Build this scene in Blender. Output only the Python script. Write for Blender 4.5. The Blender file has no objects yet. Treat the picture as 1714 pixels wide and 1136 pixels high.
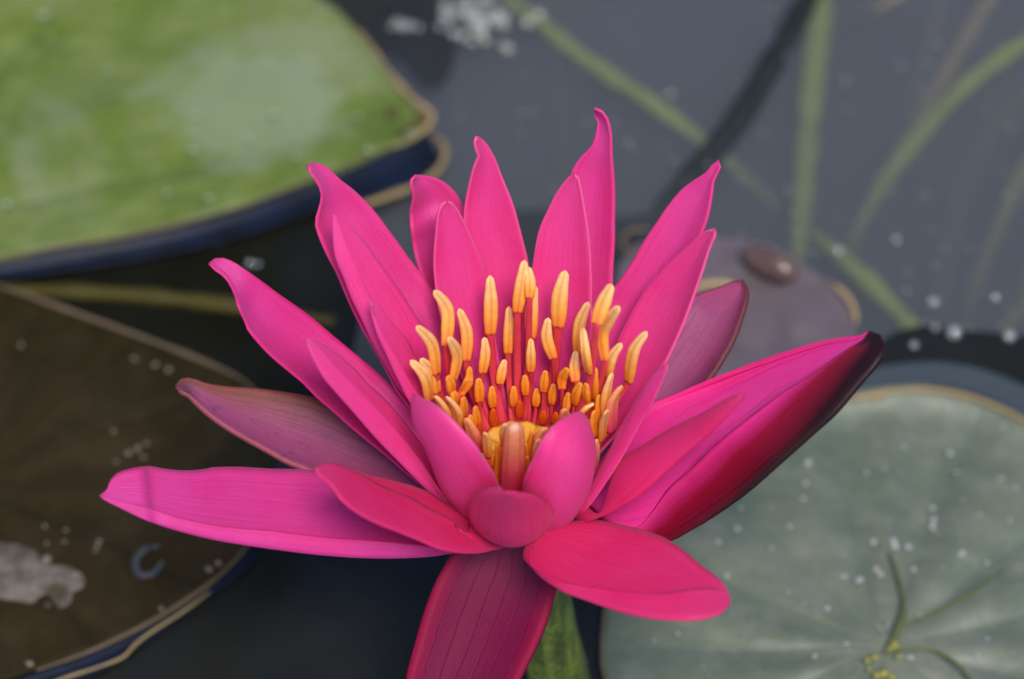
import bpy, bmesh, math, random
from mathutils import Vector, noise
random.seed(7)
S = bpy.context.scene
R = math.radians

# ------------------------------------------------------------------ camera, sky, sun, exposure
PITCH = R(48)                     # looking down on the pond
DIST = 0.62                       # metres from the lens to the flower
MPP = 0.0001                      # metres per photo pixel at the flower
H = 0.070                         # height of the flower's disc above the water
W, HT = 1714, 1136
DISC = (868, 755)                 # photo pixel of the disc centre
fwd = Vector((0, math.cos(PITCH), -math.sin(PITCH)))
upv = Vector((0, math.sin(PITCH), math.cos(PITCH)))
rgt = Vector((1, 0, 0))
aim = Vector((0, 0, H)) + upv * ((DISC[1] - HT / 2) * MPP) - rgt * ((DISC[0] - W / 2) * MPP)
EYE = aim - fwd * DIST
TOCAM = -fwd

cam = bpy.data.cameras.new('camera')
cam.sensor_width = 36
cam.lens = 36 * DIST / (W * MPP)
cam.clip_start, cam.clip_end = 0.01, 300
cam.dof.use_dof = True
cam.dof.focus_distance = DIST - 0.004
cam.dof.aperture_fstop = 10.5
cam_ob = bpy.data.objects.new('camera', cam)
S.collection.objects.link(cam_ob)
cam_ob.location = EYE
cam_ob.rotation_euler = (math.pi / 2 - PITCH, 0, 0)
S.camera = cam_ob

SUN_EL, SUN_AZ = R(57), R(168)    # azimuth measured from +Y clockwise: high, hazy, from behind the camera
world = bpy.data.worlds.new('World')
S.world = world
world.use_nodes = True
wn = world.node_tree.nodes
sky = wn.new('ShaderNodeTexSky')
sky.sky_type = 'NISHITA'
sky.sun_disc = False
sky.dust_density = 0.3
sky.ozone_density = 4.0
sky.sun_elevation = SUN_EL
sky.sun_rotation = SUN_AZ
wn['Background'].inputs['Strength'].default_value = 0.15
world.node_tree.links.new(sky.outputs[0], wn['Background'].inputs['Color'])
sun = bpy.data.lights.new('sun', 'SUN')
sun.energy = 2.8
sun.angle = R(17)
sun.color = (1.0, 0.95, 0.87)
sun_ob = bpy.data.objects.new('sun', sun)
S.collection.objects.link(sun_ob)
sdir = Vector((math.sin(SUN_AZ) * math.cos(SUN_EL), math.cos(SUN_AZ) * math.cos(SUN_EL), math.sin(SUN_EL)))
sun_ob.rotation_euler = sdir.to_track_quat('Z', 'Y').to_euler()
sun_ob.location = sdir * 3
S.view_settings.view_transform = 'Standard'
S.view_settings.look = 'None'
S.view_settings.exposure = 0.44
S.view_settings.gamma = 1.0
S.cycles.use_denoising = True
S.cycles.max_bounces = 10
S.cycles.transparent_max_bounces = 12
S.cycles.volume_bounces = 2
S.cycles.use_adaptive_sampling = True

# ------------------------------------------------------------------ pixel <-> space
F = DIST / MPP                    # focal length in pixels
def ray(px, py):
    return fwd + rgt * ((px - W / 2) / F) - upv * ((py - HT / 2) / F)
def at_z(px, py, z):
    d = ray(px, py); return EYE + d * ((z - EYE.z) / d.z)
def at_y(px, py, y):
    d = ray(px, py); return EYE + d * ((y - EYE.y) / d.y)
def on_plane(px, py, p, n):
    d = ray(px, py); return EYE + d * ((p - EYE).dot(n) / d.dot(n))
def proj(P):
    v = P - EYE; k = v.dot(fwd)
    return (W / 2 + F * v.dot(rgt) / k, HT / 2 - F * v.dot(upv) / k)

# ------------------------------------------------------------------ curves and small helpers
def catmull(P, n):
    """n points evenly spaced along a smooth curve through the points P (tuples or Vectors)"""
    P = [Vector(p) for p in P]
    Q = [P[0]] + P + [P[-1]]
    out = []
    for i in range(1, len(Q) - 2):
        a, b, c, d = Q[i - 1], Q[i], Q[i + 1], Q[i + 2]
        for j in range(12):
            t = j / 12
            out.append(0.5 * ((2 * b) + (c - a) * t + (2 * a - 5 * b + 4 * c - d) * t * t + (3 * b - a - 3 * c + d) * t ** 3))
    out.append(P[-1])
    L = [0]
    for i in range(1, len(out)):
        L.append(L[-1] + (out[i] - out[i - 1]).length)
    res, k = [], 0
    for i in range(n):
        s = L[-1] * i / (n - 1)
        while k < len(L) - 2 and L[k + 1] < s:
            k += 1
        u = (s - L[k]) / max(1e-12, L[k + 1] - L[k])
        res.append(out[k].lerp(out[k + 1], min(1, max(0, u))))
    return res
def sstep(a, b, x):
    t = min(1, max(0, (x - a) / (b - a))); return t * t * (3 - 2 * t)
def lerp(a, b, t): return a + (b - a) * t

def new_obj(name, me, mat=None, parent=None, smooth=True):
    o = bpy.data.objects.new(name, me)
    S.collection.objects.link(o)
    if mat: me.materials.append(mat)
    if smooth:
        for p in me.polygons: p.use_smooth = True
    if parent: o.parent = parent
    return o
def empty(name, loc=(0, 0, 0)):
    o = bpy.data.objects.new(name, None)
    o.empty_display_size = 0.01
    S.collection.objects.link(o); o.location = loc
    return o
def tag(o, label, cat, group=None):
    o['label'] = label; o['category'] = cat
    if group: o['group'] = group
    return o
def attach(o, parent):            # keep the part where it was built
    o.parent = parent
    o.matrix_parent_inverse.identity()
    o.location = -parent.location
    return o
def grid_mesh(name, rows, wrap=False, uv=True):
    """rows: list of equal-length lists of Vectors"""
    n, m = len(rows), len(rows[0])
    verts = [v for r in rows for v in r]
    faces, uvs = [], []
    cols = m if wrap else m - 1
    for i in range(n - 1):
        for j in range(cols):
            j2 = (j + 1) % m
            faces.append((i * m + j, i * m + j2, (i + 1) * m + j2, (i + 1) * m + j))
            uvs += [(j / cols, i / (n - 1)), ((j + 1) / cols, i / (n - 1)), ((j + 1) / cols, (i + 1) / (n - 1)), (j / cols, (i + 1) / (n - 1))]
    me = bpy.data.meshes.new(name)
    me.from_pydata(verts, [], faces)
    if uv:
        l = me.uv_layers.new(name='UVMap')
        for i, c in enumerate(uvs): l.data[i].uv = c
    me.update()
    return me
def tube_mesh(name, pts, radii, seg=10, flat=1.0, side=None, groove=0.0, caps=True):
    """round or flattened tube along pts; flat = thickness/width; side = preferred wide direction"""
    n = len(pts); rows = []
    prev = None
    for i, p in enumerate(pts):
        t = (pts[min(n - 1, i + 1)] - pts[max(0, i - 1)]).normalized()
        s = side if side is not None else (prev if prev is not None else (Vector((0, 0, 1)).cross(t) if abs(t.z) < 0.95 else Vector((1, 0, 0))))
        s = (s - t * s.dot(t)).normalized(); prev = s
        b = t.cross(s)
        r = radii[i]
        row = []
        for k in range(seg):
            a = 2 * math.pi * k / seg
            g = 1 - groove * math.exp(-((math.cos(a)) / 0.28) ** 2)
            row.append(p + s * (r * math.cos(a)) + b * (r * flat * math.sin(a) * g))
        rows.append(row)
    if caps:
        rows = [[pts[0]] * seg] + rows + [[pts[-1]] * seg]
    return grid_mesh(name, rows, wrap=True)
def joined(name, parts):
    """parts: list of (verts, faces) joined in one mesh"""
    V, Fc = [], []
    for v, f in parts:
        o = len(V); V += v; Fc += [tuple(i + o for i in q) for q in f]
    me = bpy.data.meshes.new(name); me.from_pydata(V, [], Fc); me.update()
    return me
def blob(c, rx, ry, rz, seg=10, rings=6, rot=0, jit=0.0, seed=0):
    v, f = [], []
    rnd = random.Random(seed)
    ph = rnd.random() * 50
    for i in range(rings + 1):
        th = math.pi * i / rings
        for j in range(seg):
            a = 2 * math.pi * j / seg
            d = Vector((math.sin(th) * math.cos(a), math.sin(th) * math.sin(a), math.cos(th)))
            k = 1 + jit * noise.noise(d * 1.7 + Vector((ph, ph, 0)))
            x, y = d.x * rx * k, d.y * ry * k
            v.append(Vector((c[0] + x * math.cos(rot) - y * math.sin(rot), c[1] + x * math.sin(rot) + y * math.cos(rot), c[2] + d.z * rz * k)))
    for i in range(rings):
        for j in range(seg):
            f.append((i * seg + j, (i + 1) * seg + j, (i + 1) * seg + (j + 1) % seg, i * seg + (j + 1) % seg))
    return v, f

# ------------------------------------------------------------------ materials
class NT:
    def __init__(s, name):
        s.m = bpy.data.materials.new(name); s.m.use_nodes = True
        s.t = s.m.node_tree; s.t.nodes.clear()
        s.out = s.t.nodes.new('ShaderNodeOutputMaterial')
    def n(s, typ, ins=None, **kw):
        o = s.t.nodes.new('ShaderNode' + typ)
        for k, v in kw.items(): setattr(o, k, v)
        for k, v in (ins or {}).items():
            i = o.inputs[k]
            if hasattr(v, 'is_linked') or hasattr(v, 'links'): s.t.links.new(v, i)
            else: i.default_value = v
        return o
    def link(s, a, b): s.t.links.new(a, b)
    def math(s, op, a, b=0.0, c=0.0, clamp=False):
        o = s.n('Math', {0: a, 1: b, 2: c}, operation=op); o.use_clamp = clamp
        return o.outputs[0]
    def mix(s, f, a, b, mode='MIX'):
        o = s.t.nodes.new('ShaderNodeMix'); o.data_type = 'RGBA'; o.blend_type = mode
        for i, v in ((0, f), (6, a), (7, b)):
            if hasattr(v, 'links'): s.t.links.new(v, o.inputs[i])
            else: o.inputs[i].default_value = v if i == 0 else (*v[:3], 1)
        return o.outputs[2]
    def ramp(s, f, stops, interp='LINEAR'):
        o = s.t.nodes.new('ShaderNodeValToRGB'); o.color_ramp.interpolation = interp
        e = o.color_ramp.elements
        while len(e) < len(stops): e.new(0.5)
        for k, (p, c) in enumerate(stops):
            e[k].position = p
            e[k].color = (*c, 1) if hasattr(c, '__len__') else (c, c, c, 1)
        s.t.links.new(f, o.inputs[0])
        return o.outputs[0]
    def noise(s, vec, scale, detail=3, rough=0.55, dist=0.0):
        o = s.n('TexNoise', {'Scale': scale, 'Detail': detail, 'Roughness': rough, 'Distortion': dist})
        if vec is not None: s.link(vec, o.inputs['Vector'])
        return o.outputs[0]
    def uv(s):
        o = s.n('UVMap'); o.uv_map = 'UVMap'
        x = s.n('SeparateXYZ', {0: o.outputs[0]})
        return o.outputs[0], x.outputs[0], x.outputs[1]
    def obj(s): return s.n('TexCoord').outputs['Object']
    def bump(s, h, strength, dist):
        return s.n('Bump', {'Height': h, 'Strength': strength, 'Distance': dist}).outputs[0]
    def scale(s, vec, xyz):
        return s.n('VectorMath', {0: vec, 1: xyz}, operation='MULTIPLY').outputs[0]

def petal_mat(name, base, mid, tip, edge, vein=0.03, veincol=(0.35, 0.0, 0.08), trans=0.31, rough=0.46, mottling=0.5,
              alt=None, back=None, spots=None, edgew=0.05, nv=9, streaks=0.34, tip0=0.8, tip1=1.0, sheen=0.08, spec=0.32, lilac=0.28):
    """petal skin: colour along its length, thin pale or dark rim, fine long veins, velvet grain, light shining through"""
    k = NT(name)
    uv, u, v = k.uv()
    ob = k.obj()
    col = k.ramp(v, [(0.0, base), (0.35, mid), (tip0, mid), (tip1, tip)])
    big = k.noise(ob, 95, 3)
    col = k.mix(k.math('MULTIPLY', k.ramp(big, [(0.35, 0.0), (0.68, 1.0)]), mottling), col, (min(1, mid[0] * 1.06 + .01), mid[1] * 2.0 + 0.018, min(1, mid[2] * 1.45 + 0.03)))
    # veins
    wob = k.math('MULTIPLY', k.math('SUBTRACT', k.noise(k.scale(uv, (3, 4, 1)), 2.0), 0.5), 0.05)
    uu = k.math('ADD', u, wob)
    w = k.math('ABSOLUTE', k.math('SINE', k.math('MULTIPLY', uu, math.pi * nv)))
    line = k.ramp(w, [(0.0, 1.0), (0.13, 0.25), (0.3, 0.0)])
    streak = k.noise(k.scale(uv, (60, 3.5, 1)), 1.0, 3)
    col = k.mix(k.math('MULTIPLY', k.ramp(streak, [(0.35, 0.0), (0.75, 1.0)]), streaks), col, (mid[0] * 0.72, mid[1] * 0.5, mid[2] * 0.62))
    col = k.mix(k.math('MULTIPLY', line, vein), col, veincol)
    if alt:                                       # one side of the leaf differs in colour
        c2, lo, hi = alt
        f = k.ramp(k.math('ADD', u, k.math('MULTIPLY', k.math('SUBTRACT', k.noise(ob, 60, 4), 0.5), 0.35)), [(lo, 0.0), (hi, 1.0)])
        col = k.mix(f, col, c2)
    if spots:
        f = k.ramp(k.noise(ob, 420, 2), [(0.60, 0.0), (0.68, 1.0)])
        f = k.math('MULTIPLY', f, k.ramp(k.noise(ob, 70, 2), [(0.42, 0.0), (0.6, 1.0)]))
        col = k.mix(k.math('MULTIPLY', f, 0.75), col, spots)
    e = k.math('ABSOLUTE', k.math('SUBTRACT', u, 0.5))
    col = k.mix(k.math('MULTIPLY', k.ramp(e, [(0.12, 1.0), (0.46, 0.0)]), lilac), col, (mid[0] * 0.84, mid[1] * 1.5 + 0.012, min(1, mid[2] * 1.38)))
    col = k.mix(k.math('MULTIPLY', k.ramp(e, [(0.5 - edgew, 0.0), (0.5, 1.0)]), 0.55), col, edge)
    grain = k.noise(ob, 2600, 2, 0.6)
    col = k.mix(k.math('MULTIPLY', k.ramp(grain, [(0.4, 0.0), (0.75, 1.0)]), 0.16), col, (min(1, mid[0] * 1.15), mid[1] * 3 + .02, mid[2] * 1.6))
    if back:
        att = k.n('Attribute', attribute_name='outer').outputs['Fac']
        att = k.math('ADD', att, k.math('MULTIPLY', k.math('SUBTRACT', k.noise(ob, 140, 3), 0.5), 0.10))
        col = k.mix(k.ramp(att, [(0.05, 0.0), (0.42, 1.0)]), col, (0.24, 0.003, 0.022))
        col = k.mix(k.ramp(att, [(0.42, 0.0), (0.88, 1.0)]), col, back)
    h = k.math('ADD', k.math('MULTIPLY', grain, 0.35), k.math('ADD', k.math('MULTIPLY', streak, streaks * 3), k.math('MULTIPLY', line, -0.5)))
    nrm = k.bump(h, 0.35, 0.0004)
    p = k.n('BsdfPrincipled', {'Base Color': col, 'Roughness': rough, 'Normal': nrm, 'Specular IOR Level': spec,
                               'Sheen Weight': sheen, 'Sheen Roughness': 0.4, 'Sheen Tint': (1.0, 0.55, 0.85, 1)})
    tcol = k.mix(0.35, col, (0.9, 0.01, 0.12))
    tr = k.n('BsdfTranslucent', {'Color': tcol, 'Normal': nrm})
    ms = k.n('MixShader', {0: trans, 1: p.outputs[0], 2: tr.outputs[0]})
    k.link(ms.outputs[0], k.out.inputs[0])
    return k.m

PINK = petal_mat('petal_pink', (0.60, 0.004, 0.065), (0.79, 0.034, 0.240), (0.82, 0.048, 0.26), (0.85, 0.05, 0.24))
PINK_IN = petal_mat('petal_inner_pink', (0.60, 0.003, 0.05), (0.84, 0.033, 0.220), (0.87, 0.06, 0.26), (0.90, 0.16, 0.36), edgew=0.02)
PINK_OUT = petal_mat('petal_outer_pink', (0.58, 0.005, 0.09), (0.74, 0.030, 0.235), (0.78, 0.06, 0.29), (0.72, 0.012, 0.16), vein=0.04)
PINK_FRONT = petal_mat('petal_front_pink', (0.52, 0.004, 0.07), (0.78, 0.016, 0.130), (0.80, 0.03, 0.16), (0.72, 0.01, 0.12), vein=0.09, nv=8)
SEPAL_LEFT = petal_mat('sepal_dull_mauve', (0.36, 0.05, 0.15), (0.36, 0.048, 0.145), (0.022, 0.014, 0.025), (0.35, 0.06, 0.05), vein=0.3, veincol=(0.12, 0.01, 0.06),
                       alt=((0.20, 0.050, 0.025), 0.50, 0.92), spots=(0.14, 0.03, 0.08), trans=0.25, tip0=0.91, tip1=0.965)
SEPAL_BACK = petal_mat('sepal_mauve', (0.38, 0.06, 0.18), (0.36, 0.045, 0.15), (0.48, 0.025, 0.13), (0.14, 0.02, 0.015), vein=0.45, veincol=(0.16, 0.02, 0.10),
                       trans=0.25, edgew=0.04, alt=((0.09, 0.008, 0.018), 0.70, 0.98))
SEPAL_FRONT = petal_mat('sepal_wine', (0.11, 0.020, 0.04), (0.14, 0.004, 0.034), (0.20, 0.004, 0.036), (0.34, 0.006, 0.04), vein=0.38, veincol=(0.035, 0.0, 0.02),
                        trans=0.08, rough=0.5, nv=7, edgew=0.16, streaks=0.1, sheen=0.0, spec=0.06, mottling=0.08, lilac=0.0)
SEPAL_RIGHT = petal_mat('sepal_dark_backed', (0.70, 0.008, 0.16), (0.80, 0.022, 0.22), (0.80, 0.025, 0.22), (0.80, 0.03, 0.20), vein=0.2,
                        back=(0.016, 0.002, 0.003), trans=0.10, sheen=0.02, spec=0.2, rough=0.42, edgew=0.03)

def simple(name, col, rough=0.5, spec=0.4, nscale=200, ncol=None, namt=0.5, bump=0.0, bdist=0.001, sss=0.0, coat=0.0, trans=0.0):
    k = NT(name); ob = k.obj()
    n = k.noise(ob, nscale, 4)
    c = k.mix(k.math('MULTIPLY', k.ramp(n, [(0.35, 0.0), (0.7, 1.0)]), namt), col, ncol or tuple(x * 0.5 for x in col))
    p = k.n('BsdfPrincipled', {'Base Color': c, 'Roughness': rough, 'Specular IOR Level': spec, 'Coat Weight': coat, 'Coat Roughness': 0.08})
    if bump: k.link(k.bump(k.noise(ob, nscale * 3, 3), bump, bdist), p.inputs['Normal'])
    sh = p.outputs[0]
    if trans:
        tr = k.n('BsdfTranslucent', {'Color': c})
        sh = k.n('MixShader', {0: trans, 1: sh, 2: tr.outputs[0]}).outputs[0]
    k.link(sh, k.out.inputs[0])
    return k.m

def anther_mat(name, cb, cm, ct, cend, trans=0.30):
    k = NT(name); uv, u, v = k.uv(); ob = k.obj()
    col = k.ramp(v, [(0.0, cb), (0.35, cm), (0.80, ct), (0.93, ct), (1.0, cend)])
    col = k.mix(k.math('MULTIPLY', k.ramp(k.noise(ob, 900, 3), [(0.4, 0.0), (0.75, 1.0)]), 0.35), col, (cb[0], cb[1] * 0.75, cb[2]))
    # the split between the two pollen sacs
    f = k.math('ABSOLUTE', k.math('SUBTRACT', k.math('FRACT', k.math('MULTIPLY', u, 2.0)), 0.5))
    col = k.mix(k.math('MULTIPLY', k.ramp(f, [(0.0, 1.0), (0.05, 0.6), (0.12, 0.0)]), 0.45), col, (0.55, 0.12, 0.03))
    p = k.n('BsdfPrincipled', {'Base Color': col, 'Roughness': 0.5, 'Specular IOR Level': 0.3,
                               'Normal': k.bump(k.noise(ob, 3500, 2), 0.25, 0.0002)})
    tr = k.n('BsdfTranslucent', {'Color': col})
    ms = k.n('MixShader', {0: trans, 1: p.outputs[0], 2: tr.outputs[0]})
    k.link(ms.outputs[0], k.out.inputs[0]); return k.m
ANTHER = anther_mat('anther_orange', (0.94, 0.22, 0.03), (0.98, 0.47, 0.07), (1.0, 0.66, 0.25), (0.94, 0.52, 0.45))
ANTHER_DEEP = anther_mat('anther_deep_orange', (0.90, 0.17, 0.01), (0.95, 0.30, 0.015), (0.96, 0.40, 0.04), (0.9, 0.42, 0.10))
ANTHER_RED = anther_mat('anther_red_orange', (0.55, 0.02, 0.01), (0.72, 0.06, 0.005), (0.80, 0.11, 0.005), (0.85, 0.2, 0.02))
ANTHER_PINK = anther_mat('anther_pink_based', (0.80, 0.03, 0.16), (0.88, 0.14, 0.13), (0.95, 0.45, 0.16), (0.92, 0.50, 0.45))
PETALOID = anther_mat('petal_like_stamen', (0.78, 0.02, 0.16), (0.90, 0.13, 0.22), (1.0, 0.55, 0.26), (1.0, 0.74, 0.58), trans=0.5)
FILAMENT = simple('filament_red', (0.72, 0.040, 0.085), 0.45, nscale=500, ncol=(0.75, 0.10, 0.05), trans=0.25)
DISCM = simple('disc_yellow', (0.62, 0.34, 0.025), 0.45, nscale=700, ncol=(0.80, 0.28, 0.02), namt=0.6, bump=0.3, bdist=0.0006)
CUPM = simple('receptacle', (0.50, 0.012, 0.07), 0.5, nscale=300, ncol=(0.35, 0.02, 0.04))

# ------------------------------------------------------------------ setting: water, bed, bank
k = NT('pond_water')
tc = k.n('NewGeometry').outputs['Position']
ripple = k.noise(k.scale(tc, (1, 1, 1)), 22, 2, 0.4)
nb = k.bump(ripple, 0.05, 0.01)
gl = k.n('BsdfGlossy', {'Color': (1, 1, 1, 1), 'Roughness': 0.015, 'Normal': nb})
tp = k.n('BsdfTransparent', {'Color': (1, 1, 1, 1)})
fr = k.n('Fresnel', {'IOR': 1.333, 'Normal': nb})
ms = k.n('MixShader', {0: fr.outputs[0], 1: tp.outputs[0], 2: gl.outputs[0]})
k.link(ms.outputs[0], k.out.inputs[0])
vol = k.n('VolumePrincipled', {'Color': (0.365, 0.385, 0.43, 1), 'Density': 36.0, 'Anisotropy': 0.0})
k.link(vol.outputs[0], k.out.inputs[1])
WATER = k.m
def box_mesh(name, x0, x1, y0, y1, z0, z1):
    v = [(x, y, z) for z in (z0, z1) for y in (y0, y1) for x in (x0, x1)]
    f = [(0, 2, 3, 1), (4, 5, 7, 6), (0, 1, 5, 4), (2, 6, 7, 3), (0, 4, 6, 2), (1, 3, 7, 5)]
    me = bpy.data.meshes.new(name); me.from_pydata(v, [], f); me.update(); return me
water = new_obj('water', box_mesh('water', -2.6, 2.6, -2.6, 3.4, -0.24, 0.0), WATER, smooth=False)
water['kind'] = 'structure'
MUD = simple('pond_mud', (0.06, 0.05, 0.025), 0.9, 0.1, nscale=9, ncol=(0.03, 0.03, 0.012), bump=0.4, bdist=0.01)
gnd = []
N = 60
for i in range(N + 1):
    for j in range(N + 1):
        x = lerp(-1, 1, i / N); y = lerp(-1, 1, j / N)
        x = math.copysign(abs(x) ** 2.6, x) * 90; y = math.copysign(abs(y) ** 2.6, y) * 90
        d = max(abs(x) - 2.2, abs(y - 0.4) - 2.6)
        z = lerp(-0.20, 0.10, sstep(-0.25, 0.5, d)) + 0.02 * noise.noise(Vector((x * 3, y * 3, 0)))
        gnd.append(Vector((x, y, z)))
gf = [(i * (N + 1) + j, (i + 1) * (N + 1) + j, (i + 1) * (N + 1) + j + 1, i * (N + 1) + j + 1) for i in range(N) for j in range(N)]
k = NT('bank_ground'); ob = k.obj()
z = k.n('SeparateXYZ', {0: ob}).outputs[2]
c = k.mix(k.ramp(z, [(0.0, 0.0), (0.06, 1.0)]), (0.05, 0.042, 0.022), (0.06, 0.085, 0.02))
c = k.mix(k.math('MULTIPLY', k.noise(ob, 14, 5), 0.7), c, (0.03, 0.03, 0.012))
p = k.n('BsdfPrincipled', {'Base Color': c, 'Roughness': 0.95, 'Specular IOR Level': 0.1, 'Normal': k.bump(k.noise(ob, 30, 4), 0.5, 0.02)})
k.link(p.outputs[0], k.out.inputs[0])
ground = new_obj('ground', joined('ground', [(gnd, gf)]), k.m); ground['kind'] = 'structure'

# ------------------------------------------------------------------ the flower
lily = empty('water_lily', (0, 0, 0))
tag(lily, 'large bright pink water lily in bloom with orange stamens, raised on a green stalk', 'water lily')
C0 = Vector((0, 0, H))

def petal(rails, tip, tip_y, base=(8.0, -5.0), cup=0.35, bow=0.05, kk=0.25, w0=2.2, mat=None, thick=0.45, name='petal',
          nt=44, ns=14, feat=None, offs=None, tap0=(0.0, 0.25)):
    """rails: edge lines base->tip in photo pixels (the far one last); each is laid on the petal's own sloping sheet,
    which runs from the receptacle (base radius, height mm) to the tip (depth tip_y mm behind the flower's axis)"""
    mm = 0.001
    T = at_y(tip[0], tip[1], tip_y * mm)
    az = math.atan2(T.y, T.x)
    rad = Vector((math.cos(az), math.sin(az), 0))
    B = C0 + rad * (base[0] * mm) + Vector((0, 0, base[1] * mm))
    axis = (T - B); L = axis.length; axis.normalize()
    lat = Vector((-rad.y, rad.x, 0))
    n = axis.cross(lat)
    if n.z * 0.6 - n.dot(rad) < 0: n = -n
    f = 1 if n.dot(TOCAM) > 0 else -1
    n = n + TOCAM * (f * kk)
    n = (n - axis * n.dot(axis)).normalized()
    lat = n.cross(axis).normalized()
    m = len(rails)
    a, b = proj(B + lat * mm), proj(B - lat * mm)
    r0, r1 = rails[0][len(rails[0]) // 2], rails[-1][len(rails[-1]) // 2]
    if (a[0] - b[0]) * (r1[0] - r0[0]) + (a[1] - b[1]) * (r1[1] - r0[1]) < 0: lat = -lat
    rows2 = []
    for j, r in enumerate(rails):
        s = -1 + 2 * j / (m - 1)
        bp = proj(B + lat * (s * w0 * mm))
        rows2.append(catmull([(bp[0], bp[1], 0)] + [(x, y, 0) for x, y in r] + [(tip[0], tip[1], 0)], nt))
    rows = []
    for i in range(nt):
        t = i / (nt - 1)
        tap = sstep(tap0[0], tap0[1], t) * (1 - t ** 5)
        P = []
        for j in range(m):
            q = rows2[j][i]
            d = -bow * L * 4 * t * (1 - t)
            if feat: d += feat(t, -1 + 2 * j / (m - 1)) * mm
            o = (offs[j] if offs else 0) * mm * tap
            if abs(n.dot(fwd)) < 0.12:
                o += 0
            X = on_plane(q.x, q.y, B + n * d + TOCAM * o, n) if not offs else on_plane(q.x, q.y, B + n * d, n)
            if offs:
                X = X + (EYE - X).normalized() * o
            P.append(X)
        row = []
        if m == 2:
            hw = (P[1] - P[0]).length / 2
            for q in range(ns + 1):
                s = -1 + 2 * q / ns
                X = P[0].lerp(P[1], q / ns)
                X = X - n * (cup * hw * (1 - s * s))
                if feat and m == 2: X = X + n * ((feat(t, s) - lerp(feat(t, -1), feat(t, 1), q / ns)) * mm)
                X = X + n * (0.18 * mm * noise.noise(Vector((s * 2.0 + tip[0], t * 5, tip[1] * 0.1))) * (1 - abs(s) ** 4))
                row.append(X)
        else:
            cr = []
            Q = [P[0]] + P + [P[-1]]
            per = max(4, ns // (m - 1))
            for j in range(1, m):
                A, Bq, Cq, D = Q[j - 1], Q[j], Q[j + 1], Q[j + 2]
                for q in range(per):
                    u = q / per
                    cr.append(0.5 * ((2 * Bq) + (Cq - A) * u + (2 * A - 5 * Bq + 4 * Cq - D) * u * u + (3 * Bq - A - 3 * Cq + D) * u ** 3))
            cr.append(P[-1]); row = cr
        rows.append(row)
    me = grid_mesh(name, rows)
    o = new_obj(name, me, mat)
    md = o.modifiers.new('thickness', 'SOLIDIFY'); md.thickness = thick * mm; md.offset = 0
    o.parent = lily
    return o, rows

# --- back petals
petal([[(905, 520), (920, 400), (955, 294), (967, 270), (990, 245), (997, 224), (1000, 200), (992, 190)],
       [(1010, 560), (1026, 435), (1028, 368), (1028, 310), (1024, 259), (1023, 228), (1017, 200), (1006, 185)]],
      (995, 181), 42, (8.5, -6), cup=0.45, bow=0.06, mat=PINK, feat=lambda t, s: 3.0 * sstep(0.72, 1, t) * (0.5 + 0.5 * s))
petal([[(889, 560), (887, 480), (893, 435), (902, 387), (918, 350), (932, 322), (950, 298), (957, 293)],
       [(985, 580), (990, 500), (989, 435), (985, 387), (977, 338), (970, 303), (966, 295)]],
      (961, 291), 29, (7.5, -4), cup=0.35, bow=0.05, mat=PINK_IN)
petal([[(800, 600), (785, 480), (778, 400), (777, 357), (783, 319), (792, 282), (801, 259), (796, 249), (794, 232)],
       [(895, 640), (892, 560), (888, 470), (883, 435), (871, 387), (859, 343), (841, 298), (827, 261), (813, 238)]],
      (798, 228), 36, (8, -5), cup=0.4, bow=0.06, mat=PINK_IN, feat=lambda t, s: 2.5 * sstep(0.78, 1, t) * (0.5 - 0.5 * s))
petal([[(760, 600), (735, 520), (728, 470), (726, 435), (729, 392), (733, 357), (740, 341)],
       [(835, 600), (822, 520), (815, 470), (806, 435), (785, 387), (768, 354), (758, 340)]],
      (748, 337), 26, (7.5, -4), cup=0.3, bow=0.05, mat=PINK_IN)
petal([[(740, 560), (712, 480), (697, 435), (690, 396), (687, 357), (692, 329), (688, 312), (687, 303)],
       [(800, 500), (790, 420), (778, 364), (773, 340), (759, 319), (740, 303), (717, 295)]],
      (697, 293), 39, (8.5, -7), cup=0.5, bow=0.05, mat=PINK,
      feat=lambda t, s: 5.0 * sstep(0.80, 0.97, t) * (0.55 - 0.45 * s) + 1.6 * math.exp(-((t - 0.80) / 0.03) ** 2) * (s < 0.3))
# --- left
petal([[(720, 720), (671, 664), (650, 626), (629, 587), (608, 552), (587, 510), (564, 456), (551, 432), (535, 396), (529, 371), (538, 338), (538, 319), (526, 296), (517, 284)],
       [(800, 650), (760, 560), (725, 487), (699, 451), (687, 435), (652, 387), (624, 350), (593, 319), (570, 301), (551, 282), (535, 273), (524, 272)]],
      (517, 276), 30, (8.5, -6), cup=0.45, bow=0.05, mat=PINK, feat=lambda t, s: 3.5 * sstep(0.78, 0.98, t) * (0.5 - 0.5 * s))
petal([[(700, 640), (641, 548), (610, 480), (596, 445), (586, 425), (572, 387), (564, 368)],
       [(690, 670), (650, 612), (625, 568), (611, 538), (592, 500), (576, 461), (563, 430), (559, 400), (558, 375)],
       [(800, 700), (760, 620), (713, 554), (683, 507), (667, 482), (641, 447), (606, 400), (577, 371)]],
      (558, 357), 20, (8, -4.5), bow=0.04, mat=PINK_IN, offs=[4.0, 1.0, 0.0])
petal([[(700, 660), (676, 620), (658, 589), (639, 557), (626, 526), (621, 512)],
       [(705, 690), (688, 672), (665, 628), (648, 590), (634, 560), (623, 522)],
       [(740, 660), (696, 598), (686, 578), (674, 561), (648, 533), (633, 508)]],
      (622, 502), 8, (7.5, -3), bow=0.03, mat=PINK_IN, offs=[2.6, 1.2, 0.0], kk=0.4)
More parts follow.
